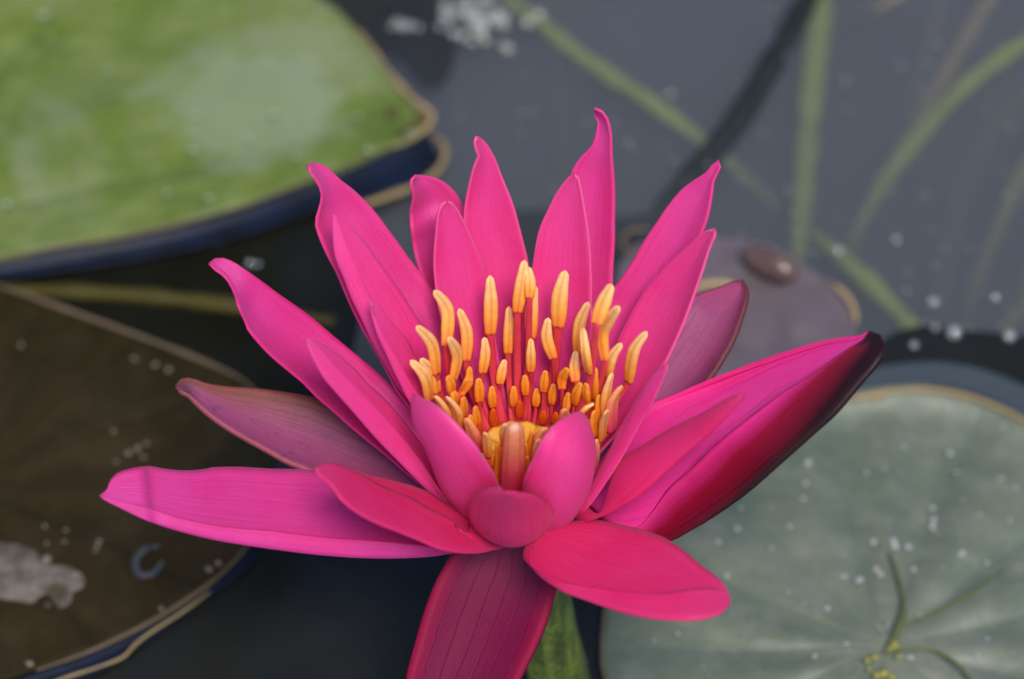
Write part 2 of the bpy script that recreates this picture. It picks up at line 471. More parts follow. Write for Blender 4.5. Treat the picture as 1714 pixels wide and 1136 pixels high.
petal([[(743, 841), (710, 815), (677, 789), (652, 766), (617, 738), (589, 715), (558, 687), (531, 664), (508, 640), (480, 617), (450, 591), (419, 556), (412, 540), (400, 514), (396, 498), (384, 472), (370, 457), (355, 448)],
       [(720, 700), (667, 659), (643, 633), (597, 594), (557, 561), (527, 535), (499, 514), (466, 491), (438, 470), (408, 449), (387, 436), (370, 431), (358, 434)]],
      (351, 441), 14, (9, -7), cup=0.42, bow=0.06, mat=PINK_OUT,
      feat=lambda t, s: -3.2 * sstep(0.86, 1, t) + 1.4 * math.exp(-((t - 0.855) / 0.025) ** 2) * (0.5 - 0.5 * s))
petal([[(760, 845), (700, 765), (650, 705), (608, 661), (562, 613), (528, 576)],
       [(782, 864), (745, 843), (705, 808), (668, 771), (631, 733), (593, 689), (554, 645), (538, 624), (518, 585)],
       [(780, 850), (757, 822), (736, 785), (710, 750), (677, 708), (645, 670), (612, 640), (597, 622), (562, 591), (528, 570)]],
      (514, 566), -2, (8.5, -5), bow=0.04, mat=PINK_IN, offs=[4.4, 1.4, 0.0], kk=0.45)
petal([[(784, 892), (746, 866), (710, 848), (687, 834), (640, 815), (603, 795), (570, 780), (545, 776)],
       [(846, 905), (822, 919), (791, 925), (742, 920), (701, 904), (677, 894), (640, 880), (603, 862), (572, 838), (554, 812), (533, 794)],
       [(785, 862), (745, 843), (710, 821), (663, 806), (617, 794), (577, 780), (545, 776)]],
      (528, 784), -25, (8.5, -6), bow=0.04, mat=PINK_FRONT, offs=[3.5, 2.5, -1.0], kk=0.6)
petal([[(800, 905), (745, 918), (700, 912), (633, 905), (534, 898), (455, 888), (395, 883), (355, 878), (299, 866), (258, 853), (215, 842), (185, 836)],
       [(800, 908), (751, 922), (707, 928), (633, 929), (534, 922), (436, 910), (337, 893), (258, 871), (204, 848), (175, 834)],
       [(800, 880), (700, 845), (600, 800), (528, 788), (453, 785), (395, 782), (355, 783), (341, 786), (311, 788), (281, 786), (253, 781), (239, 781), (201, 790), (185, 804), (179, 820)]],
      (168, 828), -19, (9.5, -8), bow=0.05, mat=PINK_OUT, offs=[4.6, 0.6, 0.0], nt=96,
      feat=lambda t, s: 2.8 * sstep(0.865, 0.885, t) * max(0.0, 1 - max(0, t - 0.885) / 0.10) * (0.6 + 0.4 * s))
petal([[(790, 880), (700, 858), (600, 830), (516, 788), (481, 774), (444, 753), (397, 727), (355, 699), (327, 674), (313, 660), (302, 656)],
       [(760, 800), (640, 715), (549, 674), (523, 664), (477, 656), (430, 650), (383, 647), (348, 642), (325, 634), (307, 632)]],
      (296, 645), 14, (9.5, -9), cup=0.35, bow=0.05, mat=SEPAL_LEFT, name='sepal', thick=0.8)
# --- right
petal([[(905, 690), (955, 590), (1008, 505), (1037, 470), (1060, 435), (1076, 406), (1095, 378), (1116, 347), (1139, 319), (1160, 303), (1181, 289), (1191, 276)],
       [(1000, 720), (1050, 640), (1110, 540), (1150, 450), (1177, 385), (1186, 357), (1191, 329), (1195, 301), (1204, 284), (1206, 274)]],
      (1201, 268), 30, (8.5, -6), cup=0.4, bow=0.05, mat=PINK)
petal([[(960, 730), (1000, 660), (1030, 580), (1048, 540), (1058, 520), (1076, 490), (1093, 468), (1125, 435), (1149, 413), (1172, 392), (1186, 385)],
       [(990, 770), (1060, 690), (1104, 622), (1118, 600), (1145, 540), (1172, 465), (1188, 415), (1197, 395)]],
      (1197, 384), 16, (8, -4.5), cup=0.35, bow=0.05, mat=PINK_IN)
petal([[(1000, 740), (1080, 600), (1140, 510), (1165, 493), (1198, 482), (1221, 474), (1233, 470)],
       [(1020, 790), (1080, 735), (1170, 655), (1193, 630), (1212, 600), (1231, 565), (1246, 521), (1252, 495), (1249, 478)]],
      (1241, 470), 32, (9.5, -9), cup=0.3, bow=0.05, mat=SEPAL_BACK, name='sepal', thick=0.8)
petal([[(963, 845), (989, 817), (1003, 789), (1021, 758), (1038, 721), (1052, 695), (1073, 658), (1089, 632), (1103, 617), (1112, 611)],
       [(970, 860), (1020, 800), (1049, 753), (1063, 728), (1080, 695), (1094, 672), (1110, 637), (1118, 617)]],
      (1118, 608), -6, (7.5, -3.5), cup=-0.35, bow=0.05, mat=PINK_IN, kk=0.5)
ob_, rr = petal([[(1040, 880), (1071, 883), (1099, 850), (1123, 817), (1155, 789), (1203, 742), (1240, 712), (1310, 658), (1357, 630), (1422, 585), (1446, 572)],
       [(1040, 905), (1113, 901), (1148, 886), (1193, 860), (1249, 822), (1295, 782), (1366, 719), (1399, 689), (1434, 647), (1464, 612), (1477, 591), (1477, 572), (1468, 560)],
       [(985, 835), (1040, 775), (1100, 717), (1231, 647), (1303, 612), (1403, 578), (1440, 566)],
       [(985, 810), (1030, 740), (1088, 678), (1100, 672), (1198, 633), (1291, 600), (1375, 574), (1422, 566), (1444, 565)]],
      (1456, 557), 2, (9.5, -8), bow=0.04, mat=SEPAL_RIGHT, name='sepal', thick=0.9, offs=[5.5, 3.5, -4.0, -2.0], ns=30, tap0=(0.2, 0.6))
# how far round the outside of the boat each point lies, for its dark back
n_t, n_s = len(rr), len(rr[0])
at = ob_.data.attributes.new('outer', 'FLOAT', 'POINT')
per = (n_s - 1) // 3
for i in range(n_t):
    t = i / (n_t - 1)
    for j in range(n_s):
        w_ = j / per
        v_ = min(1.0, w_ * (0.75 + 0.35 * sstep(0.15, 0.6, t)) + 0.30 * sstep(0.6, 0.95, t)) if w_ <= 1.0 else 1.0 - sstep(1.0, 1.25, w_)
        if t > 0.93: v_ = max(v_, sstep(0.93, 0.965, t) * (1.0 if w_ < 1.6 else 0.0))
        at.data[i * n_s + j].value = v_
petal([[(1000, 862), (1030, 800), (1049, 768), (1087, 742), (1133, 714), (1180, 691), (1215, 670), (1236, 661)],
       [(973, 873), (1008, 864), (1043, 848), (1076, 827), (1129, 779), (1152, 758), (1185, 730), (1210, 705), (1230, 682), (1242, 668)]],
      (1245, 661), -16, (8.5, -5.5), cup=-0.45, bow=0.03, mat=PINK_FRONT, kk=0.6)
# --- front
petal([[(889, 936), (907, 957), (933, 972), (950, 976), (997, 984), (1043, 989), (1102, 994), (1137, 989), (1172, 985), (1203, 987)],
       [(880, 915), (889, 934), (907, 955), (933, 974), (950, 985), (985, 999), (1020, 1012), (1055, 1023), (1090, 1031), (1137, 1037), (1172, 1036), (1202, 1027), (1219, 1013)],
       [(930, 880), (950, 874), (997, 871), (1043, 880), (1083, 890), (1118, 904), (1148, 925), (1172, 946), (1197, 964), (1213, 982)]],
      (1221, 1000), -36, (9, -7), bow=0.04, mat=PINK_FRONT, offs=[9.4, 7.0, 6.0], w0=3.5, tap0=(0.0, 0.15))
petal([[(800, 895), (761, 924), (743, 949), (726, 982), (712, 1019), (703, 1047), (694, 1080), (687, 1106), (680, 1135), (678, 1180), (690, 1240), (715, 1285)],
       [(892, 900), (920, 945), (932, 972), (929, 989), (918, 1029), (908, 1057), (897, 1082), (885, 1106), (873, 1131), (845, 1180), (800, 1240), (765, 1288)]],
      (740, 1305), -44, (9, -9), cup=-0.28, bow=-0.05, mat=SEPAL_FRONT, name='sepal', thick=0.9, w0=5)
petal([[(872, 872), (873, 840), (875, 816), (878, 797), (892, 767), (907, 737), (931, 708), (953, 694)],
       [(928, 884), (956, 852), (976, 821), (988, 792), (993, 765), (995, 742), (988, 718), (982, 700)]],
      (970, 689), -9, (8.5, -9), cup=0.45, bow=0.10, mat=PINK_IN, kk=0.5, w0=4)
petal([[(784, 850), (768, 827), (747, 799), (733, 766), (717, 733), (698, 698), (691, 668)],
       [(845, 835), (836, 813), (827, 792), (813, 771), (794, 743), (773, 719), (745, 691), (722, 673)]],
      (694, 659), -8, (8.5, -8), cup=0.35, bow=0.04, mat=PINK_IN, kk=0.7, w0=4)

# the petal that points straight at the lens: rows from its root forward, (left, right, y of row, mm towards the viewer)
def scoop(rows_px, mat):
    rows = []
    for (xl, xr, yl, ym, yr, off) in rows_px:
        row = []
        for q in range(19):
            s = -1 + 2 * q / 18
            x = lerp(xl, xr, q / 18)
            y = (yl * (1 - s) / 2 + yr * (1 + s) / 2) * s * s + ym * (1 - s * s)
            base_ = on_plane(x, y, C0 + Vector((0, -0.006, -0.004)), TOCAM)
            # edges bend back towards the axis (up and away from the viewer)
            o = off - 5.5 * abs(s) ** 2.2 * min(1, off / 12)
            row.append(base_ + (EYE - base_).normalized() * (o * 0.001))
        rows.append(row)
    # smooth along the length
    cols = list(zip(*rows))
    cols = [catmull(list(c), 40) for c in cols]
    rows = [list(r) for r in zip(*cols)]
    o = new_obj('petal', grid_mesh('petal', rows), mat)
    md = o.modifiers.new('thickness', 'SOLIDIFY'); md.thickness = 0.0005; md.offset = 0
    o.parent = lily
scoop([(846, 886, 872, 876, 872, 0), (822, 902, 884, 892, 884, 4), (802, 916, 890, 908, 888, 8), (792, 922, 880, 914, 878, 12), (786, 925, 866, 902, 868, 17),
       (785, 922, 852, 882, 856, 22), (789, 916, 838, 862, 844, 27), (799, 906, 827, 844, 835, 32), (815, 890, 819, 829, 829, 36), (838, 860, 815, 823, 826, 38)], PINK_FRONT)

# --- disc, receptacle, stalk
rows = []
for i in range(15):
    r = 0.0072 * i / 14
    row = []
    for j in range(56):
        a = 2 * math.pi * j / 56
        zz = 0.0012 * (r / 0.0072) ** 2 + 0.0003 * math.cos(14 * a) * sstep(0.15, 0.8, r / 0.0072) + 0.0016 * math.exp(-(r / 0.0013) ** 2) - 0.0026
        row.append(C0 + Vector((r * math.cos(a), r * math.sin(a), zz)))
    rows.append(row)
d = new_obj('stigma_disc', grid_mesh('stigma_disc', rows, wrap=True), DISCM); d.parent = lily
md = d.modifiers.new('thickness', 'SOLIDIFY'); md.thickness = 0.0012; md.offset = -1
rows = []
for (r, zz) in ((0.0070, -0.0018), (0.0122, -0.0004), (0.0126, -0.002), (0.0104, -0.006), (0.0085, -0.011), (0.0055, -0.0145)):
    rows.append([C0 + Vector((r * math.cos(2 * math.pi * j / 32), r * math.sin(2 * math.pi * j / 32), zz)) for j in range(32)])
new_obj('receptacle', grid_mesh('receptacle', rows, wrap=True), CUPM, lily)

k = NT('stalk_green'); ob = k.obj()
n1 = k.noise(k.scale(ob, (1, 1, 0.12)), 420, 3); n2 = k.noise(ob, 160, 4); n3 = k.noise(ob, 700, 2)
c = k.mix(k.ramp(n1, [(0.35, 0.0), (0.65, 1.0)]), (0.035, 0.055, 0.004), (0.15, 0.19, 0.02))
c = k.mix(k.math('MULTIPLY', k.ramp(n2, [(0.4, 0.0), (0.65, 1.0)]), 0.6), c, (0.02, 0.035, 0.003))
c = k.mix(k.math('MULTIPLY', k.ramp(n3, [(0.68, 0.0), (0.74, 1.0)]), 0.8), c, (0.45, 0.46, 0.25))
p = k.n('BsdfPrincipled', {'Base Color': c, 'Roughness': 0.6, 'Normal': k.bump(k.math('ADD', n1, n3), 0.7, 0.0012)})
k.link(p.outputs[0], k.out.inputs[0])
pts = catmull([(0, 0, H - 0.011), (0.0022, -0.001, H - 0.026), (0.0045, -0.001, H - 0.045), (0.008, 0.0, 0.0), (0.014, 0.004, -0.08), (0.02, 0.01, -0.2)], 60)
rows = []
for i, q in enumerate(pts):
    row = []
    for j in range(28):
        a = 2 * math.pi * j / 28
        r = 0.0056 + 0.0004 * noise.noise(Vector((math.cos(a) * 2, math.sin(a) * 2, i * 0.5))) + 0.00025 * noise.noise(Vector((math.cos(a) * 7, math.sin(a) * 7, i * 1.7)))
        row.append(q + Vector((r * math.cos(a), r * math.sin(a), 0)))
    rows.append(row)
new_obj('stalk', grid_mesh('stalk', rows, wrap=True), k.m, lily)

# --- stamens: (tip, middle, root of the pollen sac) in photo pixels, width px, ring row, side
def c3(p): return (660 + p[0] / 2.704, 420 + p[1] / 2.704)
ST = [  # crop coordinates of the photo's centre
 ((180,178),(240,270),(235,430),50,0,1,'a'), ((100,340),(170,420),(192,555),46,0,1,'a'), ((292,260),(328,370),(325,495),46,0,1,'a'),
 ((433,110),(437,240),(435,375),52,0,1,'a'), ((245,390),(285,470),(265,585),46,1,1,'a'), ((407,390),(412,460),(400,550),40,1,1,'a'),
 ((518,250),(520,350),(515,462),42,0,1,'a'), ((590,40),(575,150),(557,275),48,0,1,'a'), ((604,70),(614,130),(612,210),40,0,1,'a'), ((637,155),(622,270),(622,392),48,0,1,'a'),
 ((775,88),(750,200),(742,340),60,0,1,'a'), ((500,490),(487,545),(478,600),36,1,1,'a'), ((618,395),(618,460),(618,545),36,1,1,'a'),
 ((697,302),(690,390),(720,485),44,1,1,'a'), ((880,230),(840,330),(830,460),46,0,1,'a'), ((985,150),(945,240),(915,330),56,0,1,'a'),
 ((1018,250),(945,360),(955,495),50,0,1,'a'), ((852,345),(865,450),(880,550),42,1,1,'a'), ((1030,418),(985,480),(965,570),42,1,1,'a'),
 ((1145,365),(1085,450),(1060,590),48,0,1,'a'), ((685,540),(678,590),(675,635),34,2,1,'d'), ((823,452),(815,520),(820,590),40,1,1,'a'),
 ((785,530),(760,575),(760,625),38,2,1,'d'), ((845,595),(825,640),(815,690),38,2,1,'d'), ((910,525),(905,590),(905,670),40,2,1,'d'),
 ((985,550),(960,640),(950,740),44,1,-.3,'a'), ((1030,608),(985,690),(985,810),58,0,-.5,'p'), ((905,690),(875,705),(840,740),38,1,-.8,'a'),
 ((905,720),(900,770),(905,840),38,1,-.8,'d'), ((72,495),(140,570),(160,675),48,0,.25,'a'), ((118,488),(175,550),(195,640),42,0,.5,'a'),
 ((185,655),(220,700),(255,760),46,0,-.4,'a'), ((235,657),(282,720),(290,800),46,0,-.4,'a'), ((340,522),(335,590),(300,650),40,1,.8,'d'),
 ((240,565),(255,600),(260,640),40,1,.4,'d'), ((255,630),(270,650),(275,690),38,1,.2,'d'), ((310,660),(314,700),(315,745),38,2,.5,'d'),
 ((380,575),(385,630),(385,680),40,2,1,'d'), ((325,755),(355,820),(382,900),56,1,-.8,'p'), ((400,908),(430,925),(440,970),34,2,-1,'d'),
 ((465,870),(478,950),(470,1045),42,2,-1,'d'), ((625,812),(625,870),(620,940),36,2,-1,'d'), ((688,798),(662,840),(650,920),48,1,-1,'p'),
 ((768,715),(770,745),(772,800),46,1,-.9,'p'), ((567,678),(567,710),(567,752),32,3,1,'r'), ((448,712),(448,750),(458,800),36,3,1,'r'),
 ((675,722),(674,745),(672,780),32,3,1,'r'), ((732,728),(730,750),(726,785),30,3,1,'r'), ((870,598),(868,640),(872,685),38,2,.7,'d'),
 ((930,815),(928,850),(922,890),24,2,-.3,'d'), ((503,782),(498,820),(500,880),36,1,-1,'a'), ((602,930),(600,955),(598,1000),28,2,-1,'d'),
 ((385,772),(388,795),(395,830),24,3,.3,'r'), ((925,650),(925,700),(935,780),40,1,-.2,'d'), ((915,850),(908,930),(895,1010),44,1,-.9,'p'),
 ((410,820),(418,860),(425,930),36,1,-1,'a'), ((590,868),(592,905),(594,970),34,2,-1,'d'), ((655,850),(648,890),(640,955),38,1,-1,'a'), ((722,790),(712,830),(700,905),42,1,-1,'p'),
 ((365,700),(370,740),(380,800),36,2,.4,'d'), ((590,560),(592,600),(594,650),32,2,1,'d'), ((540,610),(540,650),(540,700),32,2,1,'d'), ((645,620),(643,655),(640,700),32,2,1,'d'), ((722,600),(716,640),(712,690),32,2,1,'d'),
 ((442,610),(442,650),(447,705),34,2,1,'d'), ((880,762),(872,790),(868,845),36,1,-.6,'a'), ((962,720),(948,770),(940,855),42,0,-.5,'a'), ((790,640),(782,680),(776,722),34,2,.8,'d'), ((870,880),(862,920),(850,990),38,1,-.9,'d'),
 ((340,740),(345,760),(350,800),30,2,.3,'d')]
RHO = {0: (16.5, 13.0), 1: (11.6, 9.8), 2: (9.2, 8.2), 3: (7.3, 7.0)}
AM = {'a': ANTHER, 'd': ANTHER_DEEP, 'r': ANTHER_RED, 'p': ANTHER_PINK}
def ring_pt(px, py, rho, side):
    x = (px - DISC[0]) * MPP
    y = math.sqrt(max(0.0, (rho * 0.001) ** 2 - x * x))
    y = max(y, 0.0015) * side
    return at_y(px, py, y)
for (tp_, md_, bs_, w_, row_, side_, kind_) in ST:
    r1, r0 = RHO[row_]
    P2 = ring_pt(*c3(tp_), r1, side_); P1 = ring_pt(*c3(md_), (r1 + r0) / 2, side_); P0 = ring_pt(*c3(bs_), r0, side_)
    hw = w_ / 2.704 * MPP / 2
    path = catmull([P0, P1, P2], 20)
    radii = [hw * 1.26 * min(1.0, (0.80 + 0.22 * sstep(0, 0.3, i / 19))) * (1 - 0.36 * sstep(0.5, 0.93, i / 19)) * math.sqrt(max(0.02, 1 - max(0, (i / 19 - 0.86) / 0.14) ** 2)) for i in range(20)]
    # wide direction: around the flower
    c_ = (P0 + P1) / 2 - C0
    tang = Vector((-c_.y, c_.x, 0)).normalized()
    tang = (tang * 0.5 + rgt * (1 if tang.dot(rgt) > 0 else -1) * 0.5).normalized()
    # filament: flattened stalk from the disc's rim to the pollen sac
    az = math.atan2(P0.y, P0.x)
    root = C0 + Vector((math.cos(az) * 0.0071, math.sin(az) * 0.0071, -0.0012))
    if (P0 - root).length < 0.0015: root = root - Vector((0, 0, 0.002))
    fp = catmull([root, root.lerp(P0, 0.5) + Vector((math.cos(az), math.sin(az), 0)) * (0.0016 if row_ < 2 else 0.0004), P0, path[1]], 14)
    fw = hw * (0.80 if row_ < 1 else 0.55)
    fr_ = [fw * (1.0 - 0.2 * i / 13) for i in range(14)]
    st = new_obj('stamen', tube_mesh('stamen', fp, fr_, seg=10, flat=0.35, side=tang), FILAMENT, lily)
    new_obj('anther', tube_mesh('anther', path, radii, seg=16, flat=0.62, side=tang, groove=0.30), AM[kind_], st)
# the broad petal-like stamen in front of the disc
rows = []
P_ = [((839, 826), (881, 826), -10.2), ((840, 794), (878, 790), -11.5), ((843, 762), (876, 757), -12.3), ((846, 733), (875, 733), -12.8), ((850, 716), (872, 716), -12.8), ((857, 710), (866, 710), -12.2)]
ctr = [ [at_y(lerp(a[0], b[0], q / 10), lerp(a[1], b[1], q / 10), (y + 1.2 * abs(q / 5 - 1) ** 2) * 0.001) for q in range(11)] for a, b, y in P_]
cols = [catmull(list(c), 24) for c in zip(*ctr)]
st = new_obj('stamen', grid_mesh('stamen', [list(r) for r in zip(*cols)]), PETALOID, lily)
md = st.modifiers.new('thickness', 'SOLIDIFY'); md.thickness = 0.0009; md.offset = 0

# ================================================================== pads
def pad_mat(name, c1, c2, c3, centre, rough=0.35, spec=0.5, veins=14, vcol=None, vamt=0.3, coat=0.25, scale=28, blot=None, blotp=(0.5, 0.6), bump=0.25, vwide=0.25, patch=None):
    k = NT(name); ob = k.n('NewGeometry').outputs['Position']
    rel = k.n('VectorMath', {0: ob, 1: tuple(centre)}, operation='SUBTRACT').outputs[0]
    big = k.noise(ob, scale, 5, 0.6, 0.6)
    col = k.ramp(big, [(0.30, c1), (0.52, c2), (0.72, c3)])
    fine = k.noise(ob, scale * 7, 4, 0.65)
    col = k.mix(k.math('MULTIPLY', k.ramp(fine, [(0.45, 0.0), (0.75, 1.0)]), 0.35), col, tuple(min(1, x * 1.6 + 0.01) for x in c3))
    ang = k.n('TexGradient', {'Vector': rel}, gradient_type='RADIAL').outputs[1]
    ang = k.math('ADD', ang, k.math('MULTIPLY', k.math('SUBTRACT', k.noise(rel, 16, 2), 0.5), 0.05))
    w = k.math('ABSOLUTE', k.math('SINE', k.math('MULTIPLY', ang, math.pi * veins)))
    ln = k.ramp(w, [(0.0, 1.0), (vwide * 0.3, 0.55), (vwide, 0.0)])
    col = k.mix(k.math('MULTIPLY', ln, vamt), col, vcol or tuple(x * 0.6 for x in c1))
    if blot:
        f = k.ramp(k.noise(k.n('VectorMath', {0: ob, 1: (3.1, 1.7, 0)}, operation='ADD').outputs[0], scale * 0.8, 5, 0.62, 0.4), [(blotp[0], 0.0), (blotp[1], 1.0)])
        col = k.mix(k.math('MULTIPLY', f, 0.75), col, blot)
    if patch:                                     # one dusty bloom with a ragged outline
        pc, rx, ry, pcol = patch
        d = k.n('VectorMath', {0: ob, 1: (pc.x, pc.y, 0)}, operation='SUBTRACT').outputs[0]
        d = k.scale(d, (1 / rx, 1 / ry, 0))
        d = k.n('VectorMath', {0: d}, operation='LENGTH').outputs['Value']
        d = k.math('ADD', d, k.math('MULTIPLY', k.math('SUBTRACT', k.noise(ob, 75, 6, 0.7), 0.5), 1.8))
        col = k.mix(k.math('MULTIPLY', k.ramp(d, [(0.62, 1.0), (0.98, 0.0)]), 0.62), col, pcol)
    h = k.math('ADD', k.math('MULTIPLY', ln, -0.6), k.math('ADD', fine, big))
    p = k.n('BsdfPrincipled', {'Base Color': col, 'Roughness': rough, 'Specular IOR Level': spec, 'Coat Weight': coat, 'Coat Roughness': 0.22,
                               'Normal': k.bump(h, bump, 0.004)})
    k.link(p.outputs[0], k.out.inputs[0]); return k.m

def outline(pts, z, n):
    q = catmull([(x, y, 0) for x, y in pts + [pts[0]]], n + 1)[:-1]
    return [at_z(p.x, p.y, z) for p in q]
def blade(pts, centre, z, mat, vein_centre, nribs=13, amp=0.0006, n=150, rings=22, edge=0.0, wob=0.0006, thick=0.0009, lift=None, name='blade'):
    ol = outline(pts, z, n)
    c = at_z(centre[0], centre[1], z); vc = at_z(vein_centre[0], vein_centre[1], z)
    rows = []
    for i in range(rings + 1):
        r = (i / rings) ** 0.8
        row = []
        for p in ol:
            q = c.lerp(p, r)
            d = q - vc
            a = math.atan2(d.y, d.x); dd = d.length
            zz = amp * math.cos(nribs * a + 1.5 * noise.noise(q * 18)) * sstep(0.003, 0.02, dd) * (1 - 0.6 * r ** 4)
            zz += wob * noise.noise(q * 34) + wob * 0.5 * noise.noise(q * 90)
            zz += edge * sstep(0.86, 1.0, r)
            if lift: zz += lift(q, r)
            row.append(q + Vector((0, 0, zz)))
        rows.append(row)
    me = grid_mesh(name, rows, wrap=True)
    o = new_obj(name, me, mat)
    m_ = o.modifiers.new('thickness', 'SOLIDIFY'); m_.thickness = thick; m_.offset = -1
    return o
def strip(name, a, b, za, zb, mat, n=60, drop=0.0, thick=0.0006):
    A = catmull([(x, y, 0) for x, y in a], n); B = catmull([(x, y, 0) for x, y in b], n)
    rows = []
    for p, q in zip(A, B):
        P = at_z(p.x, p.y, za); Q = at_z(q.x, q.y, zb)
        rows.append([P.lerp(Q, u / 8) - Vector((0, 0, drop * math.sin(math.pi * u / 8))) for u in range(9)])
    o = new_obj(name, grid_mesh(name, rows), mat)
    m_ = o.modifiers.new('thickness', 'SOLIDIFY'); m_.thickness = thick; m_.offset = -1
    return o
def px_tube(name, pts, z, wpx, mat, n=40, taper=0.5, flat=1.0, seg=8, wob=0.0):
    """tube following photo pixels laid at height z (number or list)"""
    zs = z if isinstance(z, (list, tuple)) else [z] * len(pts)
    P = catmull([at_z(x, y, zz) for (x, y), zz in zip(pts, zs)], n)
    k_ = (P[0] - EYE).dot(fwd) / DIST
    r = wpx * MPP * k_ / 2
    rad = []
    for i in range(n):
        t = i / (n - 1)
        e = min(t, 1 - t)
        rad.append(r * (1 - taper + taper * sstep(0, 0.25, e)) * (1 + wob * noise.noise(P[i] * 160)))
    side = Vector((0, 0, 1)).cross(P[-1] - P[0]).normalized()
    return new_obj(name, tube_mesh(name, P, rad, seg=seg, flat=flat, side=side), mat)

RIM = simple('pad_rim_tan', (0.33, 0.215, 0.10), 0.5, nscale=260, ncol=(0.22, 0.13, 0.05), bump=0.3)
RIM_AND_REFLECTION_GOLD = simple('pad_rim_and_reflection_gold', (0.25, 0.17, 0.07), 0.4, nscale=220, ncol=(0.20, 0.13, 0.05))
RIM_DARK = simple('pad_rim_brown', (0.12, 0.075, 0.035), 0.5, nscale=220, ncol=(0.05, 0.035, 0.02))
WET_REFLECTION = simple('wet_reflection', (0.008, 0.012, 0.027), 0.45, 0.12, nscale=90, ncol=(0.003, 0.004, 0.006), namt=0.8)  # water edge of the pads, its blue sky reflection put into the colour

# ---- large green pad behind the flower, left
vc = at_z(-330, 470, 0)
GREEN = pad_mat('pad_green', (0.055, 0.088, 0.002), (0.105, 0.140, 0.010), (0.165, 0.185, 0.055), vc, scale=17, coat=0.05, rough=0.5, vamt=0.25, veins=9, vcol=(0.06, 0.09, 0.008),
                blot=(0.175, 0.195, 0.09), blotp=(0.56, 0.64), patch=(at_z(425, 195, 0), 0.023, 0.019, (0.20, 0.235, 0.13)))
pad = tag(empty('lily_pad'), 'large bright green lily pad with pale blotches and a tan pointed lobe', 'lily pad', 'lily pads floating on the pond')
P_TL = [(530, 0), (562, 20), (600, 55), (625, 85), (650, 120), (680, 155), (703, 176), (719, 190), (716, 210), (690, 230), (640, 250), (600, 268), (520, 300), (400, 345), (250, 385), (100, 412), (0, 432),
        (-200, 462), (-330, 470), (-420, 440), (-560, 300), (-640, 60), (-520, -220), (-250, -400), (60, -400), (320, -240), (460, -80)]
blade(P_TL, (100, 80), 0.0045, GREEN, (-330, 470), nribs=9, amp=0.0011, wob=0.0012, n=220).parent = pad
px_tube('rim', [(600, 52), (625, 84), (650, 119), (680, 154), (703, 175), (722, 192), (716, 212), (688, 232), (655, 246)], 0.005, 9, RIM, n=60, wob=0.8).parent = pad
px_tube('rim', [(540, 0), (572, 26), (600, 52)], 0.0048, 8, RIM_DARK, wob=0.4).parent = pad
px_tube('rim', [(655, 246), (600, 269), (520, 301), (400, 346), (250, 386), (100, 413), (-60, 442)], 0.0046, 6, RIM_DARK, n=60, wob=0.4).parent = pad
strip('wet_reflection', [(712, 218), (690, 234), (640, 254), (600, 272), (520, 304), (400, 349), (250, 389), (100, 416), (-100, 450)],
      [(738, 262), (715, 290), (665, 318), (612, 336), (530, 352), (400, 398), (250, 432), (100, 455), (-100, 480)], 0.0030, 0.0014, WET_REFLECTION, drop=0.0012).parent = pad
px_tube('rim', [(722, 226), (738, 236), (745, 255), (733, 284), (700, 308), (655, 326), (612, 338)], 0.0016, 11, RIM_AND_REFLECTION_GOLD, n=60, wob=0.6, taper=0.6).parent = pad  # gold reflection off the pad's edge, built as a solid tube
px_tube('rim', [(680, 316), (640, 332), (600, 344)], 0.0020, 10, RIM_AND_REFLECTION_GOLD, taper=0.8).parent = pad

# ---- brown, half-sunk pad at the lower left
vc = at_z(-60, 820, 0)
BROWN = pad_mat('pad_brown', (0.012, 0.011, 0.0015), (0.020, 0.013, 0.003), (0.030, 0.018, 0.006), vc, scale=16, rough=0.75, coat=0.0, spec=0.1, vamt=0.25,
                blot=(0.085, 0.050, 0.034), blotp=(0.60, 0.74))
pad = tag(empty('lily_pad'), 'dark brown waterlogged lily pad with a grey foam patch on it', 'lily pad', 'lily pads floating on the pond')
P_BL = [(0, 478), (100, 514), (200, 550), (300, 588), (400, 632), (450, 690), (462, 760), (448, 840), (415, 912), (380, 952), (330, 992), (250, 1042), (150, 1090), (60, 1122), (0, 1140),
        (-120, 1170), (-300, 1170), (-480, 1080), (-580, 900), (-560, 680), (-430, 520), (-200, 440)]
blade(P_BL, (-60, 810), 0.0012, BROWN, (-60, 820), nribs=12, amp=0.0005, wob=0.0006, n=180, edge=0.0004).parent = pad
px_tube('rim', [(-40, 466), (30, 488), (100, 514), (200, 550), (300, 588), (400, 632), (445, 676)], 0.0022, 9, RIM_DARK, n=60, wob=0.5).parent = pad
px_tube('rim', [(430, 884), (415, 912), (380, 952), (330, 992), (250, 1042), (150, 1090), (60, 1122)], 0.0014, 7, RIM_DARK, n=60, wob=0.5).parent = pad
strip('wet_reflection', [(452, 842), (419, 914), (384, 955), (334, 995), (254, 1045), (154, 1093), (64, 1125), (-60, 1160)],
      [(466, 850), (436, 920), (402, 962), (350, 996), (256, 1068), (156, 1130), (66, 1160), (-60, 1200)], 0.0008, 0.0006, WET_REFLECTION, drop=0.0008).parent = pad
px_tube('rim', [(352, 990), (320, 1014), (290, 1034), (250, 1060), (225, 1080), (205, 1100), (165, 1116), (110, 1134), (40, 1160)], 0.0016, 5, RIM_AND_REFLECTION_GOLD, n=60, wob=0.6).parent = pad  # reflected gold line in the water below the pad, modelled solid

